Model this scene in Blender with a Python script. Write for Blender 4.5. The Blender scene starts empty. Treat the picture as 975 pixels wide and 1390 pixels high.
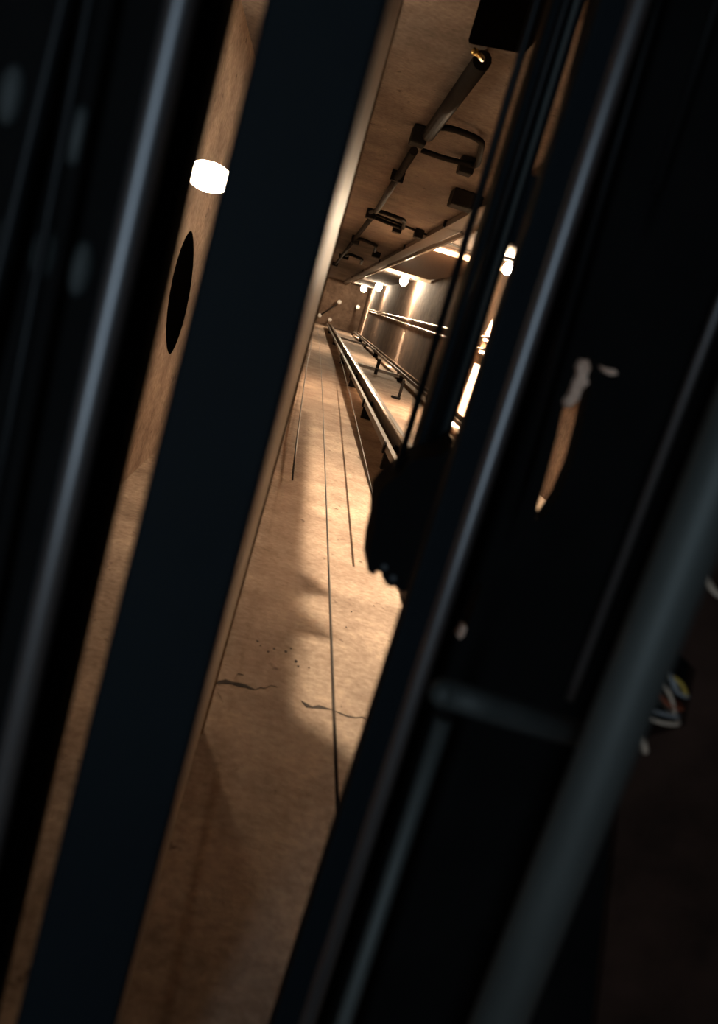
import bpy, bmesh, math, random
from mathutils import Vector, Matrix
random.seed(7)
C = bpy.context.scene.collection
# ------------------------------------------------------------------ camera
# shaft axes: x across, y along the front bars, z up the shaft
F = 1230.0; CX, CY = 487.5, 695.0
RX = Vector((0.95912093, 0.26125728, 0.10877352))
RY = Vector((-0.27892711, 0.93765869, 0.20735441))
RZ = Vector((-0.04781958, -0.22921784, 0.97219981))
cam = bpy.data.cameras.new('camera'); co = bpy.data.objects.new('camera', cam); C.objects.link(co)
cam.sensor_fit = 'VERTICAL'; cam.sensor_height = 36; cam.lens = 36*F/1390; cam.clip_start = .02; cam.clip_end = 200
right = Vector((RX[0], RY[0], RZ[0])); up = -Vector((RX[1], RY[1], RZ[1])); back = -Vector((RX[2], RY[2], RZ[2]))
co.matrix_world = Matrix(((right[0], up[0], back[0], 0), (right[1], up[1], back[1], 0), (right[2], up[2], back[2], 0), (0, 0, 0, 1)))
cam.dof.use_dof = True; cam.dof.focus_distance = 6.0; cam.dof.aperture_fstop = 4.0
bpy.context.scene.camera = co
# ------------------------------------------------------------------ world, light, exposure
sc = bpy.context.scene
sc.view_settings.view_transform = 'Standard'; sc.view_settings.look = 'None'
sc.view_settings.exposure = 2.0; sc.view_settings.gamma = 1; sc.view_settings.use_curve_mapping = False
w = bpy.data.worlds.new('world'); sc.world = w; w.use_nodes = True
w.node_tree.nodes['Background'].inputs[0].default_value = (.35, .6, .8, 1)
w.node_tree.nodes['Background'].inputs[1].default_value = 0.004
WARM = (1.0, .775, .53)
def light(name, kind, loc, energy, color=WARM, **k):
    l = bpy.data.lights.new(name, kind); l.energy = energy; l.color = color
    for a, b in k.items(): setattr(l, a, b)
    o = bpy.data.objects.new(name, l); C.objects.link(o); o.location = loc
    return o
def aim(o, d): o.rotation_euler = Vector(d).to_track_quat('-Z', 'Y').to_euler()
# cool tube light on the landing, behind and to either side of the camera
t1 = light('landing_light', 'AREA', (-.45, 0, -1.15), 1.9, (.70, .86, 1.0), shape='RECTANGLE', size=.12, size_y=2.0); t1.rotation_euler = (math.pi, 0, 0)
# shaft dimensions
LX, DX, AY, BY, EZ, Z0 = -.6, 2.2, 1.0, -1.05, 41.0, -1.4

def ray(px, py):
    v = Vector((px-CX, py-CY, F)); r = Vector((RX.dot(v), RY.dot(v), RZ.dot(v))); return r/r.z
def P(px, py, x=None, y=None, z=None):
    r = ray(px, py)
    if z is not None: return r*z
    if x is not None: return r*(x/r.x)
    return r*(y/r.y)
# ------------------------------------------------------------------ materials
def mat(name, col, rough=.6, metal=0., col2=None, scale=8., stretch=(1, 1, 1), bump=0., spec=.5, emit=None, estr=0., detail=6., lo=.35, hi=.65):
    m = bpy.data.materials.new(name); m.use_nodes = True; n = m.node_tree; b = n.nodes['Principled BSDF']
    b.inputs['Base Color'].default_value = (*col, 1); b.inputs['Roughness'].default_value = rough
    b.inputs['Metallic'].default_value = metal; b.inputs['Specular IOR Level'].default_value = spec
    tc = n.nodes.new('ShaderNodeTexCoord'); mp = n.nodes.new('ShaderNodeMapping'); mp.inputs['Scale'].default_value = stretch
    n.links.new(tc.outputs['Object'], mp.inputs[0])
    nz = n.nodes.new('ShaderNodeTexNoise'); nz.inputs['Scale'].default_value = scale; nz.inputs['Detail'].default_value = detail; nz.inputs['Roughness'].default_value = .65
    n.links.new(mp.outputs[0], nz.inputs['Vector'])
    cr = n.nodes.new('ShaderNodeValToRGB'); cr.color_ramp.elements[0].position = lo; cr.color_ramp.elements[1].position = hi
    c2 = col2 or tuple(c*.7 for c in col)
    cr.color_ramp.elements[0].color = (*c2, 1); cr.color_ramp.elements[1].color = (*col, 1)
    n.links.new(nz.outputs['Fac'], cr.inputs[0]); n.links.new(cr.outputs[0], b.inputs['Base Color'])
    if bump:
        bp = n.nodes.new('ShaderNodeBump'); bp.inputs['Strength'].default_value = bump; bp.inputs['Distance'].default_value = .01
        n.links.new(nz.outputs['Fac'], bp.inputs['Height']); n.links.new(bp.outputs[0], b.inputs['Normal'])
    if emit: b.inputs['Emission Color'].default_value = (*emit, 1); b.inputs['Emission Strength'].default_value = estr
    return m
def concrete(name, base, dark, band):
    m = bpy.data.materials.new(name); m.use_nodes = True; n = m.node_tree; L = n.links; b = n.nodes['Principled BSDF']
    b.inputs['Roughness'].default_value = .85; b.inputs['Specular IOR Level'].default_value = .25
    tc = n.nodes.new('ShaderNodeTexCoord')
    def noise(scale, st, det=8):
        mp = n.nodes.new('ShaderNodeMapping'); mp.inputs['Scale'].default_value = st; L.new(tc.outputs['Object'], mp.inputs[0])
        q = n.nodes.new('ShaderNodeTexNoise'); q.inputs['Scale'].default_value = scale; q.inputs['Detail'].default_value = det
        q.inputs['Roughness'].default_value = .6; L.new(mp.outputs[0], q.inputs['Vector']); return q
    def ramp(src, p0, c0, p1, c1):
        r = n.nodes.new('ShaderNodeValToRGB'); e = r.color_ramp.elements; e[0].position = p0; e[1].position = p1
        e[0].color = (*c0, 1); e[1].color = (*c1, 1); L.new(src.outputs['Fac'], r.inputs[0]); return r
    def mul(a, c, f=1.):
        x = n.nodes.new('ShaderNodeMixRGB'); x.blend_type = 'MULTIPLY'; x.inputs[0].default_value = f
        L.new(a.outputs[0], x.inputs[1]); L.new(c.outputs[0], x.inputs[2]); return x
    big = noise(2.2, (1, 1, .6)); fine = noise(38, (1, 1, 1)); bands = noise(1.6, band); speck = noise(16, (1, 1, .7), 4)
    a = ramp(big, .35, dark, .65, base)
    a = mul(a, ramp(fine, .35, (.72, .69, .67), .65, (1.08, 1.08, 1.08)))
    a = mul(a, ramp(noise(6.5, (1, 1, .8)), .36, (.50, .44, .42), .55, (1, 1, 1)), .5)
    a = mul(a, ramp(bands, .38, (.66, .64, .62), .58, (1, 1, 1)), .45)
    a = mul(a, ramp(speck, .28, (.35, .3, .28), .36, (1, 1, 1)))
    L.new(a.outputs[0], b.inputs['Base Color'])
    bp = n.nodes.new('ShaderNodeBump'); bp.inputs['Strength'].default_value = .35; bp.inputs['Distance'].default_value = .006
    L.new(fine.outputs['Fac'], bp.inputs['Height'])
    bp2 = n.nodes.new('ShaderNodeBump'); bp2.inputs['Strength'].default_value = .22; bp2.inputs['Distance'].default_value = .03
    L.new(bands.outputs['Fac'], bp2.inputs['Height']); L.new(bp.outputs[0], bp2.inputs['Normal']); L.new(bp2.outputs[0], b.inputs['Normal'])
    return m
M = dict(
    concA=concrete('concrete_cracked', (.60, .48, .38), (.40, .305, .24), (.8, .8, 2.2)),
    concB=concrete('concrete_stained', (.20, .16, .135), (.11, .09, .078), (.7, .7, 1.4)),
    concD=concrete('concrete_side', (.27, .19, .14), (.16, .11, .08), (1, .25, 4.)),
    black=mat('black_paint', (.005, .010, .014), .6, 0, (.0035, .0075, .011), 5, spec=.12),
    dark=mat('dark_steel', (.012, .015, .017), .4, .4, (.008, .010, .012), 20, spec=.3),
    chrome=mat('cool_steel', (.30, .32, .345), .4, .9, (.22, .24, .265), 9, (1, .2, 1)),
    dull=mat('dull_grey_steel', (.11, .13, .13), .55, .4, (.07, .085, .085), 9, (1, .2, 1)),
    dull2=mat('dim_grey_steel', (.06, .072, .075), .6, .3, (.035, .045, .045), 9),
    rail=mat('rail_steel', (.09, .065, .05), .5, .5, (.06, .045, .035), 20),
    bright=mat('machined_steel', (.75, .6, .45), .22, 1., (.5, .4, .3), 20),
    rope=mat('rope_steel', (.05, .04, .035), .45, .6, (.02, .017, .015), 90),
    cond=mat('dark_conduit', (.009, .007, .006), .8, 0, (.005, .004, .0035), 15, spec=.12),
    tan=mat('tan_timber', (.55, .40, .28), .5, 0, (.33, .22, .15), 14, (3, .6, 3), .2),
    rubber=mat('black_rubber', (.0075, .008, .0085), .8, 0, (.005, .0055, .006), 12, spec=.08),
    void=mat('matt_black', (.0015, .0012, .001), 1., 0, (.001, .001, .001), 12, spec=0),
    rust=mat('rusty_brown_steel', (.20, .12, .08), .7, .1, (.13, .075, .05), 22, bump=.3),
    pale=mat('pale_paper', (1., .72, .56), .7, 0, (.55, .34, .24), 60),
    crack=mat('crack_dark', (.05, .035, .028), .95, 0, (.02, .014, .012), 60),
    umber=mat('dark_umber_steel', (.055, .03, .022), .8, 0, (.025, .014, .010), 9, spec=.15),
    brass=mat('brass', (.85, .65, .25), .25, 1., (.6, .45, .18), 30),
    bulb=mat('lit_bulb', (1, .9, .7), .4, emit=(1, .78, .45), estr=60),
    white=mat('white_cap', (.85, .82, .78), .4, 0, (.7, .68, .64), 30),
    yellow=mat('yellow_wire', (.7, .5, .1), .4), red=mat('red_wire', (.45, .12, .06), .4),
    grey=mat('grey_wire', (.35, .38, .4), .4), cream=mat('cream_wire', (.9, .74, .58), .3),
)
# ------------------------------------------------------------------ mesh helpers
class MB:
    def __init__(s): s.b = bmesh.new()
    def hull(s, pts8):      # 8 corners: 4 near, 4 far in the same order
        v = [s.b.verts.new(p) for p in pts8]
        for f in ((3, 2, 1, 0), (4, 5, 6, 7), (0, 1, 5, 4), (1, 2, 6, 5), (2, 3, 7, 6), (3, 0, 4, 7)): s.b.faces.new([v[i] for i in f])
        return s
    def box(s, x0, x1, y0, y1, z0, z1):
        return s.hull([(x0, y0, z0), (x1, y0, z0), (x1, y1, z0), (x0, y1, z0), (x0, y0, z1), (x1, y0, z1), (x1, y1, z1), (x0, y1, z1)])
    def sweep(s, path, prof, normal_hint=(0, 0, 1)):   # prof: list of (u,v); path: Vectors
        rings = []; path = [Vector(p) for p in path]; h = Vector(normal_hint)
        for i, p in enumerate(path):
            t = (path[min(i+1, len(path)-1)]-path[max(i-1, 0)]).normalized()
            u = t.cross(h)
            if u.length < 1e-4: u = t.cross(Vector((1, 0, .01)))
            u.normalize(); v = u.cross(t).normalized()
            rings.append([s.b.verts.new(p+u*a+v*c) for a, c in prof])
        n = len(prof)
        for a, c in zip(rings, rings[1:]):
            for k in range(n): s.b.faces.new((a[k], a[(k+1) % n], c[(k+1) % n], c[k]))
        s.b.faces.new(rings[0][::-1]); s.b.faces.new(rings[-1]); return s
    def tube(s, path, r, n=12, hint=(0, .02, 1)):
        return s.sweep(path, [(r*math.cos(2*math.pi*k/n), r*math.sin(2*math.pi*k/n)) for k in range(n)], hint)
    def prism(s, outline, d):          # outline: 3D points in a plane, d: extrude vector
        a = [s.b.verts.new(p) for p in outline]; c = [s.b.verts.new(Vector(p)+Vector(d)) for p in outline]
        s.b.faces.new(a); s.b.faces.new(c[::-1]); n = len(a)
        for k in range(n): s.b.faces.new((a[k], c[k], c[(k+1) % n], a[(k+1) % n]))
        return s
    def ball(s, c, r, sc=(1, 1, 1)):
        bmesh.ops.create_uvsphere(s.b, u_segments=16, v_segments=10, radius=r, matrix=Matrix.Translation(c) @ Matrix.Diagonal((*sc, 1))); return s
    def cyl(s, a, c, r, n=20, r2=None):
        a = Vector(a); c = Vector(c); q = (c-a).to_track_quat('Z', 'Y').to_matrix().to_4x4()
        bmesh.ops.create_cone(s.b, cap_ends=True, segments=n, radius1=r, radius2=r if r2 is None else r2, depth=(c-a).length, matrix=Matrix.Translation((a+c)/2) @ q); return s
    def build(s, name, m, parent=None, smooth=False, bevel=0.):
        bmesh.ops.recalc_face_normals(s.b, faces=s.b.faces)
        if smooth:
            for f in s.b.faces: f.smooth = len(f.verts) <= 4
        me = bpy.data.meshes.new(name); s.b.to_mesh(me); s.b.free(); me.materials.append(M[m] if isinstance(m, str) else m)
        o = bpy.data.objects.new(name, me); C.objects.link(o)
        if parent: o.parent = parent; o.matrix_parent_inverse = Matrix.Translation(-parent.location)
        if bevel:
            b = o.modifiers.new('bevel', 'BEVEL'); b.width = bevel; b.segments = 3; b.limit_method = 'ANGLE'
        return o
def tag(o, label, cat, group=None):
    o['label'] = label; o['category'] = cat
    if group: o['group'] = group
    return o
def thing(name, label, cat, loc, group=None):
    o = bpy.data.objects.new(name, None); C.objects.link(o); o.location = loc; o.empty_display_size = .1
    return tag(o, label, cat, group)
def struct(o): o['kind'] = 'structure'; return o
# ------------------------------------------------------------------ structure
wa = struct(MB().box(LX-.2, DX+.2, AY, AY+.2, Z0, EZ).build('wall_front', 'concA'))
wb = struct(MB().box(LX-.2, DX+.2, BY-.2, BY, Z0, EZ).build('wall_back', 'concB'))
wl = struct(MB().box(LX-.2, LX, BY, AY, Z0, EZ).build('wall_left', 'concA'))
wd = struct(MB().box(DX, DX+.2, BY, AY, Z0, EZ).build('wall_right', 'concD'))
struct(MB().box(LX-.2, DX+.2, BY-.2, AY+.2, EZ, EZ+.2).build('ceiling', 'concD'))
struct(MB().box(LX-.2, DX+.2, BY-.2, AY+.2, Z0-.1, Z0).build('floor', 'black'))
# cracks and spalls in the front wall (surface relief on the wall)
def crack(pts, wd0, wd1):
    top, bot = [], []
    n = len(pts)
    for i, (px, py) in enumerate(pts):
        p = P(px, py, y=AY-.001); wv = wd0+(wd1-wd0)*i/(n-1); wv *= 1.8*random.uniform(.5, 1.4)
        if i in (0, n-1): wv = .0006
        top.append(p+Vector((0, 0, wv))); bot.append(p-Vector((0, 0, wv)))
    return MB().prism(top+bot[::-1], (0, .004, 0)).build('crack', 'crack', wa)
crack([(290, 929), (297, 926), (306, 925), (315, 927), (324, 929), (333, 931), (341, 934), (347, 936)], .008, .006)
crack([(347, 936), (353, 933), (360, 934), (368, 930), (376, 932)], .0014, .0010)
crack([(295, 939), (299, 945), (303, 953)], .0014, .001)
crack([(318, 923), (323, 914), (331, 916)], .0016, .001)
crack([(409, 951), (416, 957), (424, 960), (433, 959), (441, 961), (450, 963)], .005, .004)
crack([(450, 963), (460, 967), (472, 972), (484, 974), (492, 973), (500, 978), (512, 980)], .0016, .0014)
for q in ((402, 897, .006), (405, 904, .004), (388, 884, .004), (372, 880, .004), (354, 876, .003), (420, 906, .003), (477, 830, .004), (508, 822, .003), (350, 870, .004), (395, 880, .003), (470, 851, .003), (364, 884, .003)):
    c = P(q[0], q[1], y=AY-.001); k = 7
    MB().prism([c+Vector((q[2]*random.uniform(.5, 1.2)*math.cos(a), 0, q[2]*2*random.uniform(.5, 1.2)*math.sin(a))) for a in [2*math.pi*j/k for j in range(k)]], (0, .003, 0)).build('chip', 'crack', wa)
# ------------------------------------------------------------------ shaft lamps
def bulbmat(I, area):   # radiance from intensity over the bulb's silhouette
    return mat('lit_bulb', (1, .9, .7), .4, emit=WARM, estr=I/area)
def lamp(label, x, y, z, I, spot=0, r=.045, sz=0):
    t = thing('shaft_lamp', label, 'lamp', (x, y, z), 'bulkhead lamps along the back right corner')
    MB().cyl((x, BY, z), (x, BY+.03, z), r*1.5).build('base', 'cond', t, True)
    MB().cyl((x, BY+.03, z), (x, y-r*.7, z), r*.6).build('socket', 'white', t, True)
    MB().ball((x, y, z), r, (1, 1.15, 1)).build('bulb', bulbmat(I, math.pi*r*r), t, True)
    if spot:
        s = light('beam_light', 'SPOT', (DX-.26, y+.02, z+sz), spot, spot_size=math.radians(32), spot_blend=.9, shadow_soft_size=.01)
        aim(s, (.18, 1, 0)); s.parent = t; s.matrix_parent_inverse = Matrix.Translation(-t.location)
    return t
lamp('glowing bare bulb nearest the far end of the shaft', 1.80, -.92, 37.5, 5, 900, .12)
lamp('second glowing bulb from the far end, by a bright streak on the side wall', 1.92, -.94, 30.5, 4, 1800, .11)
lamp('starry bright bulb above the widest light streak on the side wall', 1.86, -.94, 21.3, 6, 2600, .09)
lamp('large bright bulb seen in the slit between two dark bars', 2.03, -.93, 10.6, 6.5, 11000, .06, .85)
lamp('nearest bulb hidden behind the dark bars, lighting the cracked wall', 2.0, -.92, 4.6, 14.5, 0, .02)
# bulb added on the left wall to stand for a lamp's reflection
pl = P(284, 240, x=LX+.11)
t = thing('reflection_bulb', 'dazzling added bulb standing for a reflection in the narrow gap left of the wide dark panel', 'lamp', (LX, pl.y, pl.z))
MB().cyl((LX, pl.y, pl.z), (LX+.03, pl.y, pl.z), .07).build('base', 'cond', t, True)
MB().ball(pl, .088, (1, .62, .8)).build('bulb', bulbmat(.5, .02), t, True)
# ------------------------------------------------------------------ ropes
def rope(label, pts, r, name='steel_rope'):
    return tag(MB().tube(pts, r, 8, (0, 1, .1)).build(name, 'rope', None, True), label, 'rope', 'steel ropes hanging along the cracked wall')
e = P(431, 441, y=.97)
rope('long taut dark steel rope crossing the whole cracked concrete wall', [P(459, 1110, y=.80), P(453, 960, y=.80), P(450, 870, y=.8), P(446, 760, y=.8), P(442, 650, y=.8), P(438, 540, y=.8), P(435.5, 490, y=.8), (.33, .8, EZ)], .0036)
rope('slanting thin rope between the long rope and the guide rail', [P(520, 735, y=.88), P(510, 690, y=.88), P(492, 610, y=.88), P(476, 540, y=.88), P(466, 500, y=.88), P(459, 475, y=.88)], .0045)
rope('faint rope close beside the tan upright edge', [P(397, 652, y=AY-.004), P(398, 640, y=.95), P(404, 590, y=.93), P(410, 545, y=.93), P(416, 500, y=.93), P(423, 466, y=.93), (-.05, .93, EZ)], .006)
# ------------------------------------------------------------------ guide rails on the front wall
def rail(label, kx, y, z0, z1, wdt, group):
    t = thing('guide_rail', label, 'rail', (kx, AY, z0), group)
    MB().box(kx-wdt*.5, kx+wdt*.5, y-.012, y, z0, z1).build('base_flange', 'rail', t)
    MB().box(kx-.012, kx+.012, y-.09, y-.012, z0, z1).build('blade', 'rail', t)
    MB().box(kx-.014, kx+.014, y-.102, y-.09, z0, z1).build('running_edge', 'bright', t)
    MB().box(kx-wdt*.5-.035, kx-wdt*.5, y-.05, y+.0, z0, z1).build('side_angle', 'rail', t)
    MB().box(kx+wdt*.5, kx+wdt*.5+.04, y-.05, y+.0, z0, z1).build('side_angle', 'rail', t)
    for z in (6.3, 9.1, 12.5, 17, 24, 32):
        if z > z0: MB().box(kx-wdt*.5-.03, kx+wdt*.5+.03, y, AY, z, z+.06).box(kx-wdt*.5-.05, kx-wdt*.5-.035, y-.06, y+.02, z, z+.06).box(kx-.05, kx-.02, y-.05, y-.012, z, z+.09).build('clip', 'cond', t)
    return t
rail('wide guide rail with a bright polished blade running up the cracked wall', .865, .87, 3.0, 38, .15, None)
rail('slim guide rail in the corner against the side wall', 1.93, .87, 8.3, 38, .06, None)
def cross(label, a, b, peg=None):
    za = P(*a, y=.9).z; x0 = .9; x1 = 1.97
    t = thing('cross_bracket', label, 'bracket', (x0, AY, za), 'cross brackets between the two guide rails')
    MB().box(x0, x1, .875, .935, za, za+.05).box(x0, x1, .875, .885, za-.06, za+.05).build('bar', 'rail', t)
    for x in (x0+.15, x1-.1): MB().box(x-.03, x+.03, .935, AY, za, za+.05).build('foot', 'cond', t)
    if peg:
        p = P(*peg, y=.88); MB().box(p.x-.03, p.x+.03, .70, .99, za-.02, za+.03).build('peg', 'cond', t)
cross('dark cross bracket with an upright peg, nearest bar joining the rails', (492, 496), (545, 511), (509, 497))
cross('middle cross bracket joining the two guide rails', (472, 461), (501, 469))
cross('farthest cross bracket joining the two guide rails', (461, 447), (489, 451))
p = P(537, 541, y=AY)
t = thing('wall_peg', 'dark upright peg on a round foot, standing between the rails', 'bracket', p)
MB().cyl(p, p-Vector((0, .03, 0)), .07).build('foot', 'cond', t, True)
MB().box(p.x+.02, p.x+.06, .72, .98, p.z-.015, p.z+.02).build('peg', 'cond', t)
# ------------------------------------------------------------------ right wall conduits
for lab, a, b in (('upper of two thin parallel pipes crossing the lit side wall', (500, 420), (655, 457)), ('lower of two thin parallel pipes crossing the lit side wall', (500, 422), (648, 472))):
    pa, pb = P(*a, x=DX-.03), P(*b, x=DX-.03)
    t = thing('wall_pipe', lab, 'pipe', pb, 'pair of pipes on the side wall')
    MB().tube([pa, pb, (DX-.03, pb.y+(.0), 6.5)], .016, 10, (0, 1, .1)).build('pipe', 'bright', t, True)
    for z in (9, 14, 20, 27):
        q = pb.lerp(pa, (z-pb.z)/(pa.z-pb.z)); MB().box(DX-.05, DX, q.y-.03, q.y+.03, z, z+.04).build('clip', 'cond', t)
# far pit-end fittings
def far_spot(label, px, py, zz, r):
    c = P(px, py, z=zz)
    t = thing('end_fitting', label, 'lamp', c, 'small pale fittings near the shaft end')
    MB().cyl(c, c+Vector((0, 0, EZ-zz)), r*.4).build('stem', 'cond', t, True)
    MB().ball(c, r, (1, 1, .6)).build('cap', 'white', t, True)
    return c
c1 = far_spot('small pale cap at the top end of the short dark cable', 461, 410, 40.4, .10)
c2 = far_spot('small pale cap low in the left far corner', 434, 428, 40.4, .09)
far_spot('small pale cap just above the far end of the wide rail', 448, 434, 40.4, .09)
far_spot('small pale cap where the two thin pipes start', 486, 417, 39, .09)
tag(MB().tube([c1, (c1+c2)/2+Vector((0, .04, 0)), c2], .03, 8).build('end_cable', 'rope', None, True), 'short dark cable between two pale caps on the far end wall', 'cable')
# ------------------------------------------------------------------ back wall: beam, ducts, loops
t = thing('channel_beam', 'long pale steel channel running along the stained wall towards the lamps', 'beam', (1.06, BY, 4))
MB().box(1.02, 1.17, -1.0, -.985, 4, EZ).box(1.02, 1.032, -1.04, -1.0, 4, EZ).box(1.158, 1.17, -1.04, -1.0, 4, EZ).build('channel', 'rail', t)
MB().box(1.17, 1.20, -.975, -.93, 4, EZ).build('edge_angle', 'bright', t)
for z in (5, 9, 13, 18, 24, 31): MB().box(1.0, 1.2, BY, -.985, z, z+.06).build('clip', 'cond', t)
# recess lintels: dark slab between channel and lamp corner
t = thing('door_header', 'dark brown plate between the channel and the side wall bulbs', 'panel', (1.6, BY, 12))
MB().box(1.25, 2.15, BY+.003, -1.0, 11.6, 19).build('plate', 'rust', t); MB().box(1.25, 2.19, -1.0, -.94, 19, 19.12).build('lip', 'bright', t)
MB().box(1.25, 2.19, -1.02, -.96, 11.5, 11.6).build('lip', 'bright', t)
def duct(label, pts, r, cl, name='conduit', m='cond'):
    t = thing(name, label, 'conduit', pts[0], 'conduits along the stained wall')
    MB().tube(pts, r, 12, (0, 1, .1)).build('pipe', m, t, True)
    for z in cl:
        k = (z-pts[0].z)/(pts[-1].z-pts[0].z); q = pts[0].lerp(pts[-1], k)
        MB().box(q.x-r*1.8, q.x+r*1.8, BY+.004, q.y+r, z, z+.05).build('clip', 'cond', t)
yb = BY+.05
a0 = P(655, 82, y=yb); a1 = P(582, 183, y=yb)
duct('thick dark conduit coming out of the black box on the stained wall', [a0, a1], .036, ())
b0 = P(562, 205, y=yb); b1 = P(511, 287, y=yb)
duct('middle length of dark conduit between the two square pipe loops', [b0, b1], .027, (7.,))
d0 = P(507, 292, y=yb); d1 = P(456, 358, y=yb)
duct('farthest length of dark conduit beyond the second pipe loop', [d0, d1], .03, (14., 20.))
def rounded(pts, r=.04, n=4):
    out = [pts[0]]
    for a, b, c in zip(pts, pts[1:], pts[2:]):
        u = (a-b).normalized()*min(r, (a-b).length*.45); v = (c-b).normalized()*min(r, (c-b).length*.45)
        for k in range(n+1):
            s = k/n; out.append((b+u).lerp(b, s).lerp(b.lerp(b+v, s), s))
    return out+[pts[-1]]
def loop(label, px, r, rr, boxes, cat='pipe loop'):
    pts = [P(*q, y=BY+.05) for q in px]
    t = thing('pipe_loop', label, cat, pts[0], 'square pipe loops on the stained wall')
    MB().tube(rounded(pts, rr), r, 10, (0, 1, .01)).build('pipe', 'cond', t, True)
    for q in boxes:
        c = P(q[0], q[1], y=BY+.04); s = q[2]
        MB().box(c.x-s, c.x+s, BY+.004, BY+.10, c.z-s*1.5, c.z+s*1.5).build('junction_box', 'cond', t, bevel=.01)
loop('nearest square pipe loop hanging beside the thick conduit', [(578, 184), (602, 170), (656, 190), (648, 226), (632, 222), (600, 214), (573, 204)], .0165, .12, [(570, 182, .045), (634, 223, .045)])
loop('second smaller square pipe loop further along the conduit', [(503, 288), (512, 285), (550, 299), (547, 311), (506, 294)], .02, .12, [(540, 309, .05), (569, 316, .05), (504, 289, .05)])
loop('third small square pipe loop towards the lamps', [(484, 325), (490, 324), (511, 333), (509, 341)], .025, .15, [(483, 326, .06), (511, 345, .07)])
loop('farthest tiny pipe loop just before the end bulbs', [(470, 347), (476, 345), (492, 352), (490, 358)], .03, .2, [(470, 348, .06), (455, 358, .08)])
tag(MB().tube([P(500, 287, y=BY+.03), P(560, 311, y=BY+.03), P(640, 342, y=BY+.03)], .013, 8, (0, 1, .01)).build('thin_pipe', 'cond', None, True), 'thin pipe running crosswise from the second pipe loop to the channel', 'pipe')
# black boxes
c = P(640, 72, z=3.15)
t = thing('black_box', 'large black box at the upper edge with a small brass fitting', 'box', (c.x, BY, 3.15))
pa, pb, pc, pd = P(634, 60, z=3.15), P(712, 75, z=3.15), P(740, -90, z=3.15), P(650, -110, z=3.15)
MB().hull([pa, pb, Vector((pb.x+.02, BY, 3.15)), Vector((pa.x, BY, 3.15)), pa-Vector((0, 0, .8)), pb-Vector((0, 0, .8)), Vector((pb.x+.02, BY, 2.35)), Vector((pa.x, BY, 2.35))]).build('housing', 'void', t, bevel=.012)
q = P(645, 70, z=3.1); MB().cyl(q-Vector((.0, 0.0, 0.01)), q+Vector((.035, .0, .05)), .009).ball(q, .012).build('fitting', 'brass', t, True)
c = P(628, 272, y=BY+.06)
t = thing('junction_box', 'small dark junction box beside the pale channel', 'box', (c.x, BY, c.z))
MB().box(c.x-.09, c.x+.09, BY, BY+.12, c.z-.12, c.z+.12).build('housing', 'cond', t, bevel=.01)
MB().box(c.x+.09, c.x+.14, BY, BY+.07, c.z-.05, c.z+.05).build('hinge', 'cond', t)
# ------------------------------------------------------------------ foreground bars (run wall to wall along y)
YT, YBt = BY+.002, AY-.002
def lineXZ(p0, p1, z):        # x(y) of a bar edge at height z
    a, b = P(*p0, z=z), P(*p1, z=z); k = (b.x-a.x)/(b.y-a.y)
    return lambda y: a.x+k*(y-a.y)
def slab(l0, l1, z, dz, y0=YT, y1=YBt, name='panel', m='black', parent=None, bevel=.0):
    f0, f1 = lineXZ(*l0, z), lineXZ(*l1, z)
    return MB().hull([(f0(y0), y0, z), (f1(y0), y0, z), (f1(y1), y1, z), (f0(y1), y1, z), (f0(y0), y0, z+dz), (f1(y0), y0, z+dz), (f1(y1), y1, z+dz), (f0(y1), y1, z+dz)]).build(name, m, parent, bevel=bevel)
def pole(l, z, r, m, y0=YT, y1=YBt, name='pole', parent=None, n=28):
    f = lineXZ(*l, z); return MB().tube([(f(y0), y0, z), (f((y0+y1)/2), (y0+y1)/2, z), (f(y1), y1, z)], r, n, (0, .02, 1)).build(name, m, parent, True)
# wide dark panel with tan return edge
E0, E1 = (528, 0), (184, 1290)
t = thing('door_panel', 'wide blue-black door panel edged in tan timber left of the opening', 'panel', (0, AY, .62))
slab(((360, 0), (45, 1290)), (E0, E1), .62, .03, m='black', name='panel', parent=t, bevel=.004)
f = lineXZ(E0, E1, .65)
MB().hull([(f(YT)-.02, YT, .65), (f(YT), YT, .65), (f(YBt), YBt, .65), (f(YBt)-.02, YBt, .65), (-.03, YT, 1.9), (.012, YT, 1.9), (.010, YBt, 1.9), (-.03, YBt, 1.9)]).build('timber_edge', 'tan', t)
MB().hull([(-.01, YT, 1.9), (.0155, YT, 1.9), (.0145, YBt, 1.9), (-.01, YBt, 1.9), (-.01, YT, 1.93), (.0155, YT, 1.93), (.0145, YBt, 1.93), (-.01, YBt, 1.93)]).build('metal_bead', 'bright', t)
# dark pointed oval cover on the left wall, seen in the gap
q = P(250, 398, x=LX+.02); e0 = P(265, 315, x=LX+.02); e1 = P(236, 482, x=LX+.02); hw = 1.05*abs(P(262, 398, x=LX+.02).z-P(238, 398, x=LX+.02).z)/2
out = []
for k in range(24):
    a = 2*math.pi*k/24; s_ = math.cos(a); u = (s_+1)/2; c_ = e1.lerp(e0, u); out.append(Vector((LX, c_.y, c_.z+hw*math.sin(a)*abs(math.sin(a))**.3)))
t = thing('oval_cover', 'dark pointed oval cover below the added bulb in the left gap', 'cover', q)
MB().prism(out, (.004, 0, 0)).build('plate', 'void', t); MB().cyl((LX+.008, q.y, q.z), (LX+.010, q.y, q.z), .012).build('screw', 'void', t, True)
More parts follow.
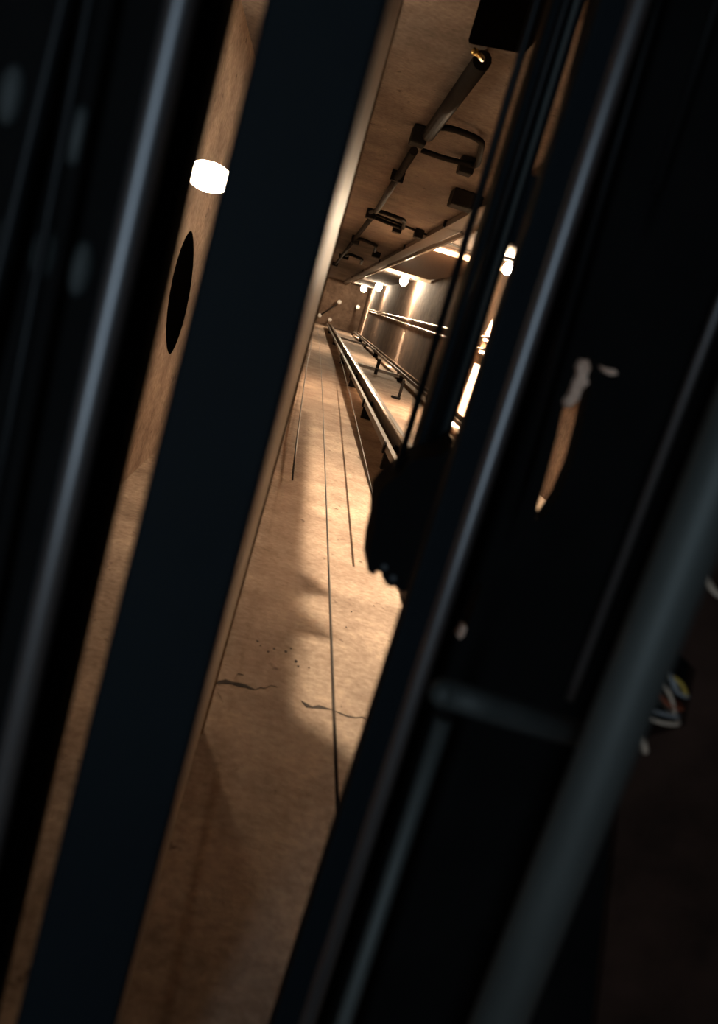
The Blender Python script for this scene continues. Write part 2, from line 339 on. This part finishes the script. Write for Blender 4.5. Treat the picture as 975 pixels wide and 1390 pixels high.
# left bars
t = thing('round_bar', 'slender blue-grey bar, the brightest on the left side', 'bar', (-.1, AY, .55))
pole(((247, 0), (2, 1080)), .55, .0085, 'chrome', name='rod', parent=t)
def plate(px, z, dz, holes=(), name='panel', m='rubber', parent=None):
    from mathutils.geometry import tessellate_polygon
    loops = [[P(*q, z=z) for q in px]]+[[P(*q, z=z) for q in h] for h in holes]
    flat = [v for l in loops for v in l]; tri = tessellate_polygon(loops); mb = MB()
    a = [mb.b.verts.new(v) for v in flat]; c = [mb.b.verts.new(v+Vector((0, 0, dz))) for v in flat]
    for f in tri:
        try: mb.b.faces.new([a[i] for i in f]); mb.b.faces.new([c[i] for i in f][::-1])
        except ValueError: pass
    i = 0
    for l in loops:
        n = len(l)
        for k in range(n): mb.b.faces.new((a[i+k], c[i+k], c[i+(k+1) % n], a[i+(k+1) % n]))
        i += n
    return mb.build(name, m, parent)
t = thing('dark_plate', 'black plate between the blue-grey bar and the gap with the added bulb', 'panel', (-.1, AY, .6))
slab(((262, 0), (17, 1080)), ((308, 0), (8, 1290)), .60, .04, name='plate', m='rubber', parent=t)
slab(((240, 0), (-5, 1080)), ((268, 0), (20, 1080)), .585, .015, name='lip', m='dark', parent=t)
t = thing('dark_backing', 'black backing at the far left carrying blurred bolts', 'panel', (-.3, AY, .64))
slab(((-330, 0), (-570, 1080)), ((262, 0), (17, 1080)), .64, .04, name='plate', m='rubber', parent=t)
for q in ((110, 365), (8, 330), (105, 185), (60, 345), (15, 130)):
    c = P(*q, z=.64); MB().ball(c, .009, (1, 2.2, .7)).build('bolt', 'dull2', t, True)
t = thing('thin_strut', 'very faint grey strut at the upper far left', 'bar', (-.3, AY, .6))
pole(((88, 0), (-60, 620)), .62, .006, 'dark', name='rod', parent=t)
t = thing('thin_strut', 'barely visible dark strut at the lower far left', 'bar', (-.3, AY, .6))
pole(((60, 330), (-10, 700)), .6, .004, 'dark', name='rod', parent=t)
# right: thin dark rod in front of the shaft
tag(pole(((730, 0), (541, 632)), 1.0, .0046, 'dark', y1=P(545, 655, z=1.0).y, name='thin_rod'), 'thin dark rod crossing in front of the pale channel and lit walls', 'bar')
# right: arm ending at the guide shoe
t = thing('guide_beam', 'dark grooved arm left of the bright slit, ending at the black shoe', 'arm', P(590, 630, z=1.06))
ye = P(590, 650, z=1.06).y
slab(((751, 0), (555, 640)), ((797, 0), (597, 640)), 1.06, .05, y1=ye, name='web', m='black', parent=t, bevel=.004)
pole(((770, 0), (572, 640)), 1.055, .006, 'dark', y1=ye, name='ridge', parent=t)
pole(((784, 0), (588, 640)), 1.055, .003, 'dull', y1=ye, name='ridge', parent=t)
g0, g1 = lineXZ((785, 0), (585, 640), 1.06), lineXZ((822, 0), (622, 640), 1.06); ga, gb = P(722, 236, z=1.06).y, P(700, 333, z=1.06).y
MB().hull([(g0(ga), ga, 1.062), (g1(ga), ga, 1.062), (g1(gb), gb, 1.062), (g0(gb), gb, 1.062), (g0(ga), ga, 1.09), (g1(ga), ga, 1.09), (g1(gb), gb, 1.09), (g0(gb), gb, 1.09)]).build('slit_mask', 'black', t)  # added dark piece covering the upper slit so that stretch stays dark
t = thing('guide_shoe', 'black rubber shoe with a torn ragged lower edge against the lit wall', 'guide shoe', P(550, 700, z=.98))
plate([(548, 640), (556, 626), (600, 618), (622, 600), (625, 700), (590, 790), (560, 806), (550, 804), (541, 801), (536, 796), (530, 797), (524, 793), (519, 784), (517, 776), (514, 778), (511, 774), (510, 781), (505, 780), (499, 775), (500, 766), (502, 745), (508, 720), (510, 697), (512, 676), (520, 664), (532, 652)], .96, .09, name='body', m='rubber', parent=t)
for q in ((522, 770), (534, 785)): MB().cyl(P(*q, z=.96), P(*q, z=.955), .004).build('rivet', 'dark', t, True)
MB().tube(rounded([P(546, 800, z=1.), P(545, 815, z=1.), P(552, 826, z=1.)], .005), .0016, 8).build('torn_strip', 'rope', t, True)
# main dark beam with pale-lit round bar
t = thing('front_beam', 'broad black beam bounding the right of the lit opening', 'beam', (.17, AY, .8))
slab(((815, 0), (401, 1295)), ((875, 0), (455, 1290)), .80, .03, name='beam', m='black', parent=t, bevel=.003)
t = thing('round_bar', 'long pale grey bar running the full height right of the opening', 'bar', (.17, AY, .72))
pole(((870, 0), (448, 1295)), .72, .0075, 'chrome', name='rod', parent=t)
holes = [
 [(785, 490), (799, 485), (805, 497), (804, 514), (799, 542), (791, 577), (776, 632), (758, 674), (741, 700), (732, 706), (726, 703), (738, 660), (744, 640), (757, 590), (764, 556), (773, 540), (771, 530), (779, 516)],
 [(818, 498), (826, 499), (837, 503), (834, 508), (826, 507)],
 [(650, 790), (656, 795), (648, 815), (640, 838), (632, 858), (626, 868), (620, 864), (626, 850), (636, 820)],
]
t = thing('side_plate', 'wide black plate with a long ragged slot showing brown wall', 'panel', (.5, AY, 1.0))
plate([(840, -120), (1500, -160), (1500, 1550), (360, 1550), (460, 1290)], .90, .03, holes, name='plate', m='rubber', parent=t)
t = thing('round_bar', 'thin blue-grey bar slanting from the right edge to the black middle', 'bar', (.4, AY, .7))
pole(((975, 420), (780, 930)), .7, .0038, 'chrome', y1=P(770, 950, z=.7).y, name='rod', parent=t)
t = thing('thick_pole', 'thick blurred dull teal pole across the lower right', 'pole', (.4, AY, .5))
pole(((952, 700), (716, 1290)), .5, .0175, 'dull', name='rod', parent=t)
t = thing('stub_handle', 'short blurred dull grey stub with a rounded end', 'handle', P(650, 955, z=.62))
MB().tube([P(604, 941, z=.62), P(660, 958, z=.62), P(725, 978, z=.64), P(800, 1000, z=.68)], .0115, 20).ball(P(603, 941, z=.62), .0118).build('stub', 'dull2', t, True)
t = thing('thin_strut', 'faint grey strut running down from the rounded stub', 'bar', P(600, 990, z=.75))
pole(((600, 985), (496, 1300)), .70, .008, 'dull', y0=P(600, 975, z=.7).y, name='rod', parent=t)
t = thing('thin_strut', 'faint dark strut between the pale bar and the ragged slot', 'bar', P(740, 500, z=.8))
pole(((825, 240), (692, 700)), .8, .0035, 'dark', y1=P(692, 700, z=.8).y, name='rod', parent=t)
t = thing('thin_strut', 'faint dark strut in the upper right corner', 'bar', P(900, 200, z=.8))
pole(((945, 90), (890, 260)), .8, .004, 'dark', y1=P(890, 260, z=.8).y, name='rod', parent=t)
# torn pale scraps round the slot and a brown patch behind the pole
for px, lab in (([(790, 488), (799, 489), (802, 500), (797, 512), (800, 520), (790, 530), (786, 543), (776, 552), (768, 553), (767, 545), (776, 534), (780, 520), (786, 510), (785, 498)], 'ragged pale scrap at the top of the brown slot'),
 ([(817, 497), (824, 500), (836, 502), (839, 508), (830, 510), (822, 506)], 'small pale scrap just right of the slot top'),
 ([(628, 848), (634, 852), (630, 864), (624, 868), (619, 862)], 'small pale pinkish scrap below the slot beside the pale bar')):
    tag(plate(px, .888, .012, name='torn_scrap', m='pale'), lab, 'scrap', 'torn pale scraps on the black plate')
t = thing('brown_panel', 'dim brown panel at the right edge behind the thick pole', 'panel', P(940, 900, z=.87))
plate([(925, 700), (1100, 660), (1100, 1500), (800, 1500), (850, 1010), (930, 985), (945, 910), (915, 880)], .875, .02, name='plate', m='umber', parent=t)
# wires at the right
wires = [([(905, 915), (925, 925), (935, 950)], 'yellow', 'yellow wire in the small tangle behind the thick pole'),
 ([(895, 920), (912, 945), (918, 975)], 'cream', 'cream wire in the middle of the small tangle at right'),
 ([(885, 965), (905, 970), (925, 975)], 'grey', 'grey wire lying lowest in the small tangle at right'),
 ([(890, 935), (908, 958), (930, 965)], 'red', 'red-brown wire in the small tangle at right'),
 ([(900, 905), (915, 920), (922, 945)], 'grey', 'grey wire highest in the small tangle at right'),
 ([(880, 975), (900, 982), (926, 984)], 'cream', 'pale wire along the bottom of the small tangle'),
 ([(908, 912), (918, 940), (938, 948)], 'grey', 'grey wire crossing the yellow wire in the tangle'),
 ([(866, 990), (874, 1006), (878, 1024)], 'cream', 'short thick pale wire end hanging under the tangle'),
 ([(955, 745), (958, 780), (968, 803), (985, 812)], 'cream', 'pale curved cable at the right edge beside the thick pole')]
for px, m, lab in wires:
    b = .84 if px[0][0] != 866 else .82
    pts = [P(*q, z=b) for q in px]; pts = [pts[0]+Vector((0, 0, .062))]+pts+[pts[-1]+Vector((0, 0, .062))]
    tag(MB().tube(rounded(pts, .012, 5), .0032 if px[0][0] in (866, 955) else .0021, 10, (.3, .9, .1)).build('loose_wire', m, None, True), lab, 'wire', 'loose wires on the black plate')
# added unseen plate behind the bars, edge shaped to throw the jagged wall shade
LP, PX = Vector((2.0, -.92, 4.6)), 1.3
def cast(px, py):
    q = P(px, py, y=AY); k = (PX-LP.x)/(q.x-LP.x); return LP+(q-LP)*k
edge = [(416, 560), (412, 640), (407, 700), (403, 745), (404, 775), (420, 785), (444, 808), (432, 808), (414, 800), (402, 806), (400, 822), (418, 838), (446, 868), (430, 866), (412, 858), (398, 862), (393, 900), (388, 940), (392, 966), (420, 985), (455, 1012), (490, 1048), (520, 1085), (600, 1180)]
pts = [cast(*e) for e in edge]
t = thing('shade_blocker', 'added unseen plate behind the black bars on the right, shading the cracked wall', 'panel', (PX, BY, 2.))
MB().prism([(PX, BY+.01, Z0+.01), (PX, BY+.01, pts[0].z)]+pts+[(PX, AY-.01, pts[-1].z-.1), (PX, AY-.01, Z0+.01)], (.012, 0, 0)).build('plate', 'rust', t)
